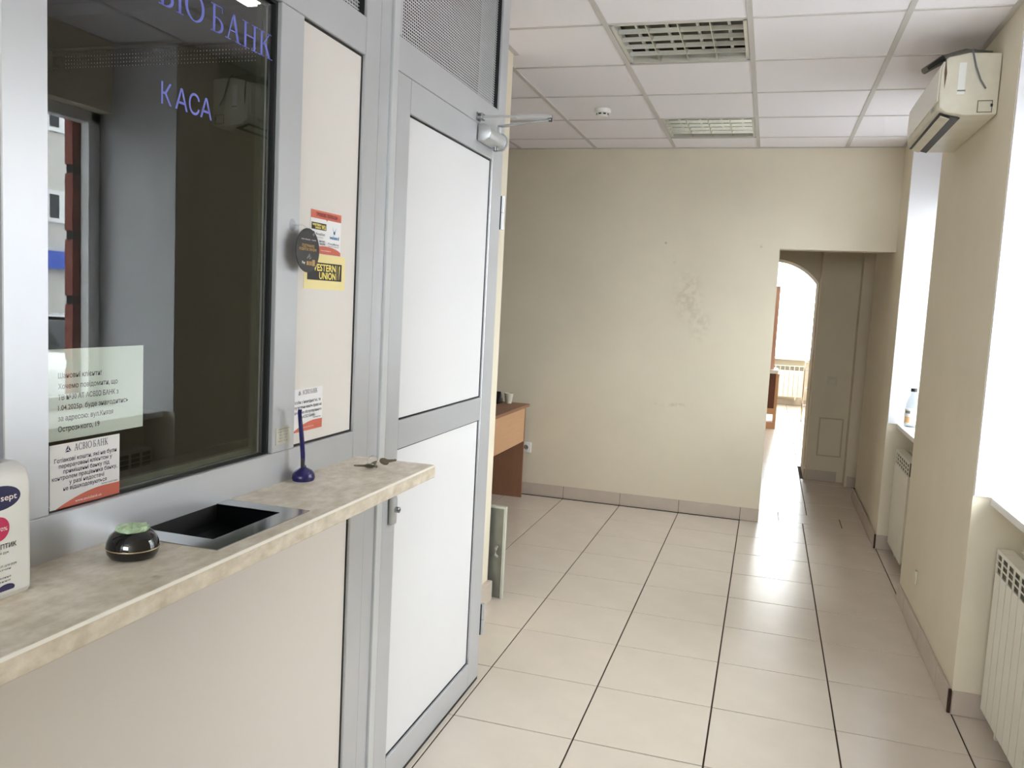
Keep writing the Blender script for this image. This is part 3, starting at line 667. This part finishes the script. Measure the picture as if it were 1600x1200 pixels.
mb = MB(); ell(mb, o_, 1.7545, 1.681, .0055, .0062); ell(mb, o_, 1.769, 1.665, .003, .003); mb.build('red_mark', REDP, pa)
text('grey_text', [('MoneyGram', 1.764, 1.806, 1.6795, .006, .01), ('money transfer', 1.764, 1.798, 1.6735, .0025, 0), ('PrivatMoney', 1.823, 1.876, 1.6605, .005, .01), ('грошові перекази', 1.823, 1.876, 1.6555, .003, 0)], GREYP, pa, 'x', o_)
text('navy_text', [('ria', 1.746, 1.775, 1.6575, .012, .03), ('MONEY', 1.781, 1.809, 1.6635, .004, .03), ('TRANSFER', 1.781, 1.809, 1.6575, .004, .03)], NAVY, pa, 'x', o_)
text('blue_text', [('welsend', 1.829, 1.875, 1.6745, .009, .02)], CYAN, pa, 'x', o_)
mb = MB()
for s in (-1, 1): mb.poly([(o_, 1.8515, 1.690), (o_, 1.8515 + s * .010, 1.705), (o_, 1.8515 + s * .005, 1.694), (o_, 1.8515, 1.6865)])
ell(mb, o_, 1.8515, 1.690, .004, .004); mb.build('blue_mark', CYAN, pa)
text('web_address', [('www.asviobank.ua', 1.788, 1.836, 1.643, .0035, 0)], WHITEP, pa, 'x', o_ + .0004)
# yellow sticker
ys_ = sheet('transfer_sticker', 'pale yellow transfer service sticker with black box and yellow lettering', 'sticker', 1.718, 1.912, 1.5515, 1.6345, PX - .0092, YELL); o_ = PX - .0088
mb = MB(); mb.poly([(o_, 1.731, 1.615), (o_, 1.894, 1.615), (o_, 1.894, 1.573), (o_, 1.731, 1.573)]); mb.build('black_box', BLACKP, ys_)
text('yellow_text', [('WESTERN', 1.745, 1.864, 1.5955, .0165, .025), ('UNION', 1.785, 1.864, 1.5765, .0165, .025)], YELT, ys_, 'x', o_ + .0003)
mb = MB(); mb.poly([(o_ + .0003, a, b) for a, b in ((1.870, 1.612), (1.8715, 1.612), (1.8715, 1.576), (1.870, 1.576))]); mb.poly([(o_ + .0003, a, b) for a, b in ((1.880, 1.610), (1.885, 1.612), (1.885, 1.609), (1.8815, 1.577), (1.880, 1.577))]); mb.build('yellow_bars', YELT, ys_)
# black round hanger
dh = empty('round_card', (-.985, 1.641, 1.585), 'round black hanging card with gold lettering in front of the posters', 'card')
mb = MB(); mb.lathe([(.0495, -.0008), (.0495, .0008)], (-.985, 1.641, 1.6350), 'x', 48); mb.build('disc', DARKB, dh, smooth=True)
DX = -.9838
text('gold_text', [('ПІДТРИМУЮ', 1.615, 1.668, 1.6425, .0058, .03), ('РОЗВИТОК УКРАЇНИ', 1.604, 1.677, 1.6345, .0058, .03)], GOLDP, dh, 'x', DX)
text('pale_text', [('Pay', 1.617, 1.630, 1.6045, .006, .02), ('безготівково   з нами', 1.612, 1.674, 1.658, .003, 0)], WHITEP, dh, 'x', DX)
mb = MB()
for a, b in ((1.636, 1.644), (1.646, 1.650), (1.652, 1.658)): mb.poly([(DX, a, 1.602), (DX, b, 1.602), (DX, b, 1.611), (DX, a, 1.611)])
mb.poly([(DX, 1.660, 1.601), (DX, 1.672, 1.601), (DX, 1.672, 1.615), (DX, 1.660, 1.615)]); mb.build('gold_blocks', GOLDP, dh)
mb = MB()
for k in range(3):
    mb.poly([(DX, 1.636 + .005 * k, 1.618 + .003 * (k % 2)), (DX, 1.648 + .003 * k, 1.629 - .004 * k), (DX, 1.650 + .003 * k, 1.6265 - .004 * k), (DX, 1.638 + .005 * k, 1.615 + .003 * (k % 2))])
mb.poly([(DX, 1.658, 1.672), (DX, 1.664, 1.677), (DX, 1.668, 1.672), (DX, 1.664, 1.668)]); tag(mb.build('grey_figure', GREYP, dh), kind='stuff')
mb = MB(); mb.tube([(PX + .025, 1.612, 1.688), (-.990, 1.626, 1.690), (-.986, 1.641, 1.683)], .0012, 6); mb.build('cord', GLASS_S, dh)
mb = MB(); mb.lathe([(.014, 0), (.010, .004), (.004, .010), (.004, .014), (0.001, .015)], (PX + .0236, 1.610, 1.688), 'x', 18); mb.build('suction_cup', GLASS_S, dh, smooth=True)
dh.location = (-1.008, 1.679, 1.587)
# little label on the post
sl = sheet('post_label', 'tiny silvery typed label on the aluminium post left of the pen', 'label', 1.602, 1.660, 1.199, 1.238, PX + .0012, mat('silvery_label', srgb(205, 203, 190), .35, metal=.3), .0010)
text('printed_text', [('довідкова інформація', 1.612, 1.657, 1.2325, .003, .01), ('01 банк 223 55 22', 1.608, 1.650, 1.226, .003, 0), ('тел. 18 22', 1.615, 1.648, 1.219, .003, 0), ('вул. 101', 1.615, 1.645, 1.212, .003, 0), ('пн-пт 9-18', 1.610, 1.648, 1.205, .003, 0)], GREYP, sl, 'x', PX + .0015)

# ------------------------------------------------------------------ ceiling lights
def louvre(x0, y0, label):
    e = empty('ceiling_light', (x0 + .3, y0 + .3, CZ), label, 'ceiling light', 'louvred lights in the tile ceiling')
    a, b, c, d = x0 + .014, x0 + .586, y0 + .014, y0 + .586; z1 = CZ + .075
    B(a, a + .016, c, d, CZ + .003, CZ + .05).box(b - .016, b, c, d, CZ + .003, CZ + .05).box(a, b, c, c + .016, CZ + .003, CZ + .05).box(a, b, d - .016, d, CZ + .003, CZ + .05).build('frame', LAMPB, e)
    B(a, b, c, d, CZ + .072, CZ + .075).box(a, a + .004, c, d, CZ + .05, CZ + .072).box(b - .004, b, c, d, CZ + .05, CZ + .072).box(a, b, c, c + .004, CZ + .05, CZ + .072).box(a, b, d - .004, d, CZ + .05, CZ + .072).build('back_plate', LOUVB, e)
    for k in range(1, 4):
        x = a + .016 + (b - a - .032) * k / 4; mb = MB()
        mb.prism([(x - .002, CZ + .002), (x + .002, CZ + .002), (x + .008, CZ + .034), (x - .008, CZ + .034)], 'y', c + .016, d - .016); mb.build('long_blade', LOUV, e)
    for k in range(1, 5):
        y = c + .016 + (d - c - .032) * k / 5; mb = MB()
        mb.prism([(y - .002, CZ + .003), (y + .002, CZ + .003), (y + .009, CZ + .021), (y - .009, CZ + .021)], 'x', a + .016, b - .016); mb.build('cross_blade', LOUV, e)
    for k in range(4):
        x = a + .016 + (b - a - .032) * (k + .5) / 4; mb = MB(); mb.lathe([(.008, c + .02), (.008, d - .02)], (x, 0, CZ + .058), 'y', 10); mb.build('lamp_tube', TUBE, e, smooth=True)
louvre(LIGHTS[0][0], LIGHTS[0][1], 'square mirror-louvre ceiling light nearer the camera, unlit')
louvre(LIGHTS[1][0], LIGHTS[1][1], 'square mirror-louvre ceiling light nearer the back wall, unlit')
sd = empty('smoke_detector', (-1.075, 5.16, CZ), 'white round smoke detector on the ceiling tiles', 'smoke detector')
mb = MB(); mb.lathe([(.050, CZ + .003), (.052, CZ - .010), (.048, CZ - .020), (.034, CZ - .022)], (-1.075, 5.16, 0), n=28); mb.build('base', WPLAST, sd, smooth=True)
mb = MB(); mb.lathe([(.034, CZ - .020), (.036, CZ - .034), (.028, CZ - .044), (.0, CZ - .046)], (-1.075, 5.16, 0), n=28); mb.build('sensor_cap', WPLAST, sd, smooth=True)
mb = MB()
for k in range(8):
    a = 2 * math.pi * (k + .5) / 8 + .15; x, y = -1.075 + .0352 * math.cos(a), 5.16 + .0352 * math.sin(a); t = Vector((-math.sin(a), math.cos(a), 0)); n_ = Vector((math.cos(a), math.sin(a), 0)); c = Vector((x, y, CZ - .029))
    p = [c + t * .009 + n_ * .002, c - t * .009 + n_ * .002]; mb.poly([p[0] + Vector((0, 0, .0045)), p[1] + Vector((0, 0, .0045)), p[1] - Vector((0, 0, .0045)), p[0] - Vector((0, 0, .0045))])
mb.build('sensor_slots', BLACKM, sd)

# ------------------------------------------------------------------ air conditioner
ac = empty('air_conditioner', (.81, 4.2, 2.38), 'aged white split air conditioner high on the right pier', 'air conditioner')
A0, A1 = 3.84, 4.66
prof = [(.808, 2.392), (.690, 2.392), (.620, 2.405), (.594, 2.425), (.590, 2.485), (.592, 2.590), (.612, 2.624), (.690, 2.640), (.808, 2.636)]
mb = MB(); mb.prism(prof, 'y', A0, A1); mb.build('body', CREAMP, ac, bevel=.008, seg=2)
mb = MB(); mb.prism([(.5875, 2.455), (.5855, 2.50), (.5875, 2.585), (.600, 2.612), (.606, 2.610), (.594, 2.583), (.592, 2.50), (.594, 2.455)], 'y', A0 + .02, A1 - .02); mb.build('front_panel', mat('ac_panel_white', srgb(232, 229, 220), .3), ac, bevel=.001, seg=1)
mb = MB(); mb.prism([(.602, 2.4095), (.680, 2.3880), (.680, 2.3855), (.600, 2.4065)], 'y', A0 + .03, A1 - .03); mb.build('air_outlet', BLACKM, ac)
mb = MB(); mb.prism([(.610, 2.4025), (.645, 2.3895), (.645, 2.386), (.608, 2.3985)], 'y', A0 + .045, A1 - .035); mb.build('louvre_flap', CREAMP, ac, bevel=.001, seg=1)
B(.5860, .5885, 3.93, 3.975, 2.432, 2.447).build('display_badge', mat('ac_badge_grey', srgb(160, 158, 150), .4), ac)
mb = MB(); mb.prism([(.604, 2.622), (.612, 2.56), (.607, 2.50), (.602, 2.56)], 'y', A0 - .003, A0 + .004); mb.build('side_gap', mat('brown_gap', srgb(96, 78, 62), .8), ac)
B(.655, .682, A0 - .002, A0 + .002, 2.475, 2.60).build('side_label_tape', mat('pale_tape', srgb(235, 236, 232), .3), ac)
B(.655, .685, A0 - .0035, A0 - .001, 2.487, 2.492).build('badge_print', mat('ac_badge_print', srgb(130, 122, 108), .5), ac)
mb = MB()
for a, b in (((.735, .788), (.402, .405)), ((.735, .788), (.447, .450))): mb.box(a[0], a[1], A0 - .002, A0 + .001, 2 + b[0], 2 + b[1])
mb.box(.734, .737, A0 - .002, A0 + .001, 2.402, 2.45).box(.786, .789, A0 - .002, A0 + .001, 2.402, 2.45); mb.build('pipe_knockout', mat('knockout_line', srgb(120, 110, 92), .6), ac)
mb = MB(); mb.box(.782, .790, A0 - .003, A0, 2.425, 2.436).build('screw_hole', BLACKM, ac)
mb = MB(); mb.tube([(.70, A0 + .02, 2.655), (.700, A0 - .006, 2.635), (.715, A0 - .008, 2.58), (.735, A0 - .008, 2.53), (.758, A0 - .006, 2.495)], .0035, 8); mb.build('power_cord', GREYP, ac, smooth=True)
mb = MB(); mb.tube([(.80, 4.0, 2.67), (.70, 4.0, 2.68), (.62, 4.02, 2.665), (.56, 4.10, 2.64)], [.018, .02, .018, .014], 10); mb.build('refrigerant_pipe', PIPEM, ac, smooth=True)
mb = MB(); mb.tube([(.62, 3.99, 2.665), (.565, 4.02, 2.630)], [.012, .008], 10); mb.build('drain_hose', BLACKM, ac, smooth=True)

# ------------------------------------------------------------------ radiators
def section_mesh():
    mb = MB(); w = .078; d = .095
    mb.box(0, .006, .0028, w - .0028, .07, .615)                      # front plate
    mb.box(.006, d, w / 2 - .004, w / 2 + .004, .07, .61)           # web
    for yy in (.001, w - .007): mb.box(0, .004, yy, yy + .006, .615, .70)
    for zz in (.640, .665): mb.box(0, .004, .007, w - .007, zz, zz + .004)
    mb.box(0, .004, .007, w - .007, .690, .70)
    mb.box(.0, d * .55, .001, w - .001, .70, .705).box(d * .8, d, .001, w - .001, .70, .705)
    mb.box(d - .006, d, .001, w - .001, .07, .615); mb.box(.03, .065, .001, w - .001, .10, .13).box(.03, .065, .001, w - .001, .64, .67)
    return mb
SEC0 = None
def radiator(n, loc, rot, label, cat='radiator', d=.095):
    global SEC0
    e = empty('radiator', loc, label, cat, 'white sectional radiators under the windows'); e.rotation_euler = (0, 0, rot)
    for k in range(n):
        if SEC0 is None: SEC0 = section_mesh().build('section', RADM, None); o = SEC0
        else: o = SEC0.copy(); COL.objects.link(o)
        o.parent = e; o.location = (0, k * .078, 0); o.matrix_parent_inverse = Matrix.Identity(4)
    def ch(mb, name, m): 
        o = mb.build(name, m); o.parent = e; return o
    ch(B(.008, .018, .004, n * .078 - .004, .616, .697), 'grille_shade_sheet', RADD)  # dark sheet behind the grille, painted as the shade inside its holes
    ch(MB().lathe([(.017, 0), (.018, .02), (.014, .034), (.004, .038)], (.05, n * .078, .655), 'y', 16), 'valve', WPLAST)
    ch(MB().lathe([(.017, -.03), (.018, -.01), (.014, 0)], (.05, 0, .655), 'y', 16), 'end_plug', WPLAST)
    ch(B(.03, .075, .1, .115, 0, .10), 'foot', RADM); ch(B(.03, .075, n * .078 - .115, n * .078 - .10, 0, .10), 'foot', RADM)
    return e
radiator(14, (.900, 2.43, 0), 0, 'long white sectional radiator in the near window niche at the right edge')
radiator(7, (.875, 5.455, 0), 0, 'short white sectional radiator in the window niche below the sill with the bottle')
radiator(13, (-.40, 15.18, .08), 0, 'white radiator below the bright window of the far room').rotation_euler = (0, 0, 0)
rf = [o for o in bpy.data.objects if o.name.startswith('radiator') and abs(o.location.y - 15.18) < .01][0]
rf.rotation_euler = (0, 0, math.radians(90)); rf.location = (.64, 15.17, .10); rf.scale = (1, 1, .85)

# ------------------------------------------------------------------ water bottle on the sill
wx, wy, wz = .937, 5.93, .8675
wbt = empty('plastic_bottle', (wx, wy, wz), 'clear plastic drink bottle with black cap on the window sill', 'bottle')
mb = MB(); mb.lathe([(.030, wz), (.041, wz + .006), (.043, wz + .02), (.043, wz + .13), (.041, wz + .155), (.032, wz + .185), (.021, wz + .21), (.018, wz + .222), (.018, wz + .235)], (wx, wy, 0), n=28); mb.build('body', GLASS_C, wbt, smooth=True)
mb = MB(); mb.lathe([(.020, wz + .232), (.020, wz + .252), (.018, wz + .254)], (wx, wy, 0), n=20); mb.build('cap', BLACKM, wbt, smooth=True)
mb = MB(); mb.lathe([(.0436, wz + .022), (.0436, wz + .118)], (wx, wy, 0), n=32); mb.build('paper_label', BEIGEL, wbt, smooth=True)
mb = MB()
def onlab(a0, a1, z0_, z1_, m_, nm):
    mb = MB(); n = 6
    for k in range(n):
        p = [a0 + (a1 - a0) * k / n, a0 + (a1 - a0) * (k + 1) / n]; q = [(wx + .0440 * math.cos(math.radians(t)), wy + .0440 * math.sin(math.radians(t))) for t in p]
        mb.poly([(q[0][0], q[0][1], z0_), (q[1][0], q[1][1], z0_), (q[1][0], q[1][1], z1_), (q[0][0], q[0][1], z1_)])
    mb.build(nm, m_, wbt)
onlab(-165, -110, wz + .03, wz + .068, PEACH, 'peach_print'); onlab(-160, -112, wz + .090, wz + .108, GREYP, 'dark_print')

# ------------------------------------------------------------------ desk at back left
dk = empty('office_desk', (-2.1, 5.7, 0), 'beech laminate office desk with brown end panel against the back wall', 'desk')
B(-2.45, -1.765, 4.95, 6.33, .727, .750).build('desktop', WOODD, dk, bevel=.001, seg=1)
B(-1.800, -1.784, 5.02, 6.27, .455, .727).build('modesty_panel', WOODT, dk)
B(-2.42, -1.800 + .018, 6.272, 6.290, .0, .727).build('end_panel', WOODD, dk)
B(-2.42, -1.8, 5.0, 5.018, 0, .727).build('end_panel', WOODD, dk)
tc = empty('black_dispenser', (-1.97, 6.2, .75), 'small black object at the desk edge beside the clear cup', 'dispenser')
mb = MB(); mb.prism([(6.13, .7505), (6.25, .7505), (6.25, .775), (6.215, .815), (6.19, .845), (6.165, .815), (6.13, .775)], 'x', -2.03, -1.965); mb.build('casing', BLACKM, tc, bevel=.004)
mb = MB(); mb.lathe([(.018, -1.964), (.018, -1.960)], (0, 6.19, .805), 'x', 18); mb.build('reel', GREYP, tc)
cu_ = empty('clear_cup', (-1.91, 6.24, .75), 'clear plastic cup standing on the desk corner', 'cup')
mb = MB(); mb.lathe([(.024, .7505), (.026, .756), (.036, .83), (.034, .832), (.0245, .757), (.002, .756)], (-1.915, 6.24, 0), n=24); mb.build('wall', mat('cloudy_plastic', srgb(215, 210, 195), .2), cu_, smooth=True)

# socket, switch, access panel, small covers
so = empty('wall_socket', (-1.80, 6.41, .385), 'white round-pin socket on the back wall beside the desk', 'socket')
B(-1.842, -1.756, 6.404, 6.4149, .343, .427).build('plate', WPLAST, so, bevel=.004)
mb = MB(); mb.lathe([(.026, 6.404), (.025, 6.400), (.021, 6.400), (.020, 6.4045)], (-1.799, 0, .385), 'y', 26); mb.build('socket_ring', WPLAST, so, smooth=True)
mb = MB(); mb.lathe([(.020, 6.4032), (.020, 6.4038)], (-1.799, 0, .385), 'y', 26); mb.build('socket_well', mat('socket_shadow_grey', srgb(150, 146, 140), .6), so)
mb = MB(); mb.lathe([(.004, 6.402), (.004, 6.403)], (-1.808, 0, .385), 'y', 10); mb.lathe([(.004, 6.402), (.004, 6.403)], (-1.790, 0, .385), 'y', 10); mb.build('pin_holes', BLACKM, so)
sw = empty('light_switch', (.61, 8.37, .96), 'cream light switch on the dark corridor wall', 'switch')
B(.568, .655, 8.359, 8.3699, .918, 1.002).build('plate', CREAMP, sw, bevel=.003); B(.585, .638, 8.353, 8.359, .935, .985).build('rocker', CREAMP, sw, bevel=.003)
ap = empty('access_panel', (.66, 8.37, .24), 'painted square access panel low on the corridor wall', 'access panel')
B(.527, .745, 8.362, 8.3699, .24, .61).build('frame', mat('access_frame', srgb(196, 186, 162), .6), ap, bevel=.002, seg=1); B(.540, .732, 8.359, 8.362, .253, .597).build('hatch', WALL, ap, bevel=.002, seg=1)
pc = empty('cable_cover', (.81, 4.52, .27), 'small cream cable cover low on the right pier', 'cover')
B(.800, .8099, 4.50, 4.535, .235, .305).build('cover', CREAMP, pc, bevel=.003)
# galvanised plate behind wall end
gp = empty('metal_plate', (-1.3, 4.05, 0), 'grey galvanised metal hatch plate standing behind the left wall end', 'metal plate')
B(-1.62, -1.226, 4.045, 4.052, .0, .482).build('sheet', ZINC, gp); B(-1.232, -1.221, 4.035, 4.06, .0, .488).box(-1.62, -1.232, 4.035, 4.06, .478, .488).build('folded_edge', mat('pale_zinc_edge', srgb(205, 208, 200), .4, metal=.3), gp)
mb = MB(); mb.tube([(-1.262, 4.04, .275), (-1.262, 4.022, .27), (-1.262, 4.018, .235), (-1.255, 4.03, .225)], .007, 8); mb.build('latch', SILVER, gp, smooth=True)

# ------------------------------------------------------------------ far room furniture
fd = empty('far_cupboard', (0, 11.95, 0), 'pink-brown tall screen on a low cabinet with white top, through the arch', 'cabinet')
B(-.6, .175, 11.87, 12.35, .76, .81).build('top', WPLAST, fd); B(.150, .190, 11.87, 12.35, .03, .76).build('side_panel', WOODT, fd)
B(-.6, .150, 11.90, 12.33, .28, .76).build('carcass', mat('dark_brown_carcass', srgb(110, 66, 48), .5), fd); B(-.6, .15, 11.88, 12.33, .2, .28).box(-.6, .19, 11.871, 12.33, .0, .09).build('plinth_rail', WOODT, fd)
B(-.6, .118, 12.0, 12.04, .81, 1.95).build('tall_screen', mat('pink_brown_screen', srgb(214, 168, 150), .5), fd)
cs = empty('chrome_stand', (.58, 13, 0), 'thin chrome tube stand near the far window', 'stand')
mb = MB(); mb.tube([(.565, 13, .01), (.565, 13, .90)], .011); mb.tube([(.75, 13, .01), (.75, 13, .90)], .011); mb.build('upright', CHROME, cs, smooth=True)
for zz in (.25, .5, .77, .95 - .06): MB().tube([(.565, 13, zz), (.75, 13, zz)], .008).build('cross_bar', CHROME, cs, smooth=True)
mb = MB(); mb.tube([(.565, 12.85, .012), (.565, 13.2, .012)], .011); mb.tube([(.75, 12.85, .012), (.75, 13.2, .012)], .011); mb.build('foot', CHROME, cs, smooth=True)

# ------------------------------------------------------------------ booth interior
bl = empty('booth_lamp', (-2.0, 2.4, 2.64), 'slim white tube lamp under the booth ceiling, seen through the dark glass', 'lamp')
B(-2.09, -1.94, 1.7, 3.0, 2.67, 2.726).build('housing', WPLAST, bl, bevel=.004)
em = mat('dim_lamp_cover', srgb(230, 235, 220), .4); em.node_tree.nodes['Principled BSDF'].inputs['Emission Color'].default_value = (.9, 1, .85, 1); em.node_tree.nodes['Principled BSDF'].inputs['Emission Strength'].default_value = 1.2
B(-2.07, -1.96, 1.75, 2.95, 2.655, 2.669).build('diffuser', em, bl)
bcl = B(-4.09, XB - .002, -.88, 3.12, CZ - .02, CZ - .003).build('booth_shade_sheet', mat('booth_ceiling_shade', srgb(96, 98, 86), .9)); tag(bcl, kind='structure')  # dark sheet added below the white ceiling tiles to darken the booth
bd = empty('booth_desk', (-1.6, 1.6, 0), 'dark cashier desk inside the booth behind the glass', 'desk')
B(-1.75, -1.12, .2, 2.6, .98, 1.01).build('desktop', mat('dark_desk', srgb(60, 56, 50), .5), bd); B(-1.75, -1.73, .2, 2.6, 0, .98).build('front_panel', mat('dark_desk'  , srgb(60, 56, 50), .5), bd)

# ------------------------------------------------------------------ the street seen as a reflection in the glass
st = B(1.52, 40, -30, 60, -.72, -.62).build('floor_street', ASPH); tag(st, kind='structure')
bu = empty('street_building', (22, 24, -.6), 'pale building across the street with a blue shop fascia', 'building')
B(22, 24, 4, 44, -.6, 12).build('wall', FACADE, bu)
B(21.7, 21.99, 10, 34, 1.9, 2.5).build('blue_fascia', FACBLUE, bu)
for y in range(7, 43, 4):
    for zz in (3.5, 6.6):
        f = B(21.9, 21.98, y, y + .95, zz, zz + 1.1).build('window_frame', PVC, bu)
        B(21.88, 21.9, y + .12, y + .5, zz + .15, zz + .95).build('window_pane', CARG, bu)
cr = empty('parked_car', (9.2, 12.6, -.6), 'white parked car out in the street, seen only in the glass reflection', 'car')
mb = MB(); mb.prism([(10.6, -.35), (10.55, .1), (10.7, .35), (11.2, .45), (13.3, .42), (14.5, .28), (14.7, -.05), (14.7, -.35)], 'x', 8.6, 10.3); mb.build('body', CARW, cr, bevel=.05)
mb = MB(); mb.prism([(10.72, .40), (11.15, .86), (11.7, .92), (12.6, .88), (13.35, .42)], 'x', 8.75, 10.15); mb.build('cabin_glass', CARG, cr, bevel=.03)
B(8.82, 10.08, 11.2, 12.6, .90, .935).build('roof', CARW, cr, bevel=.01)
for yy in (11.3, 13.9):
    for xx in (8.58, 10.12): mb = MB(); mb.lathe([(.31, 0), (.31, .2)], (xx, yy, -.31), 'x', 24); mb.build('wheel', BLACKM, cr, smooth=True)
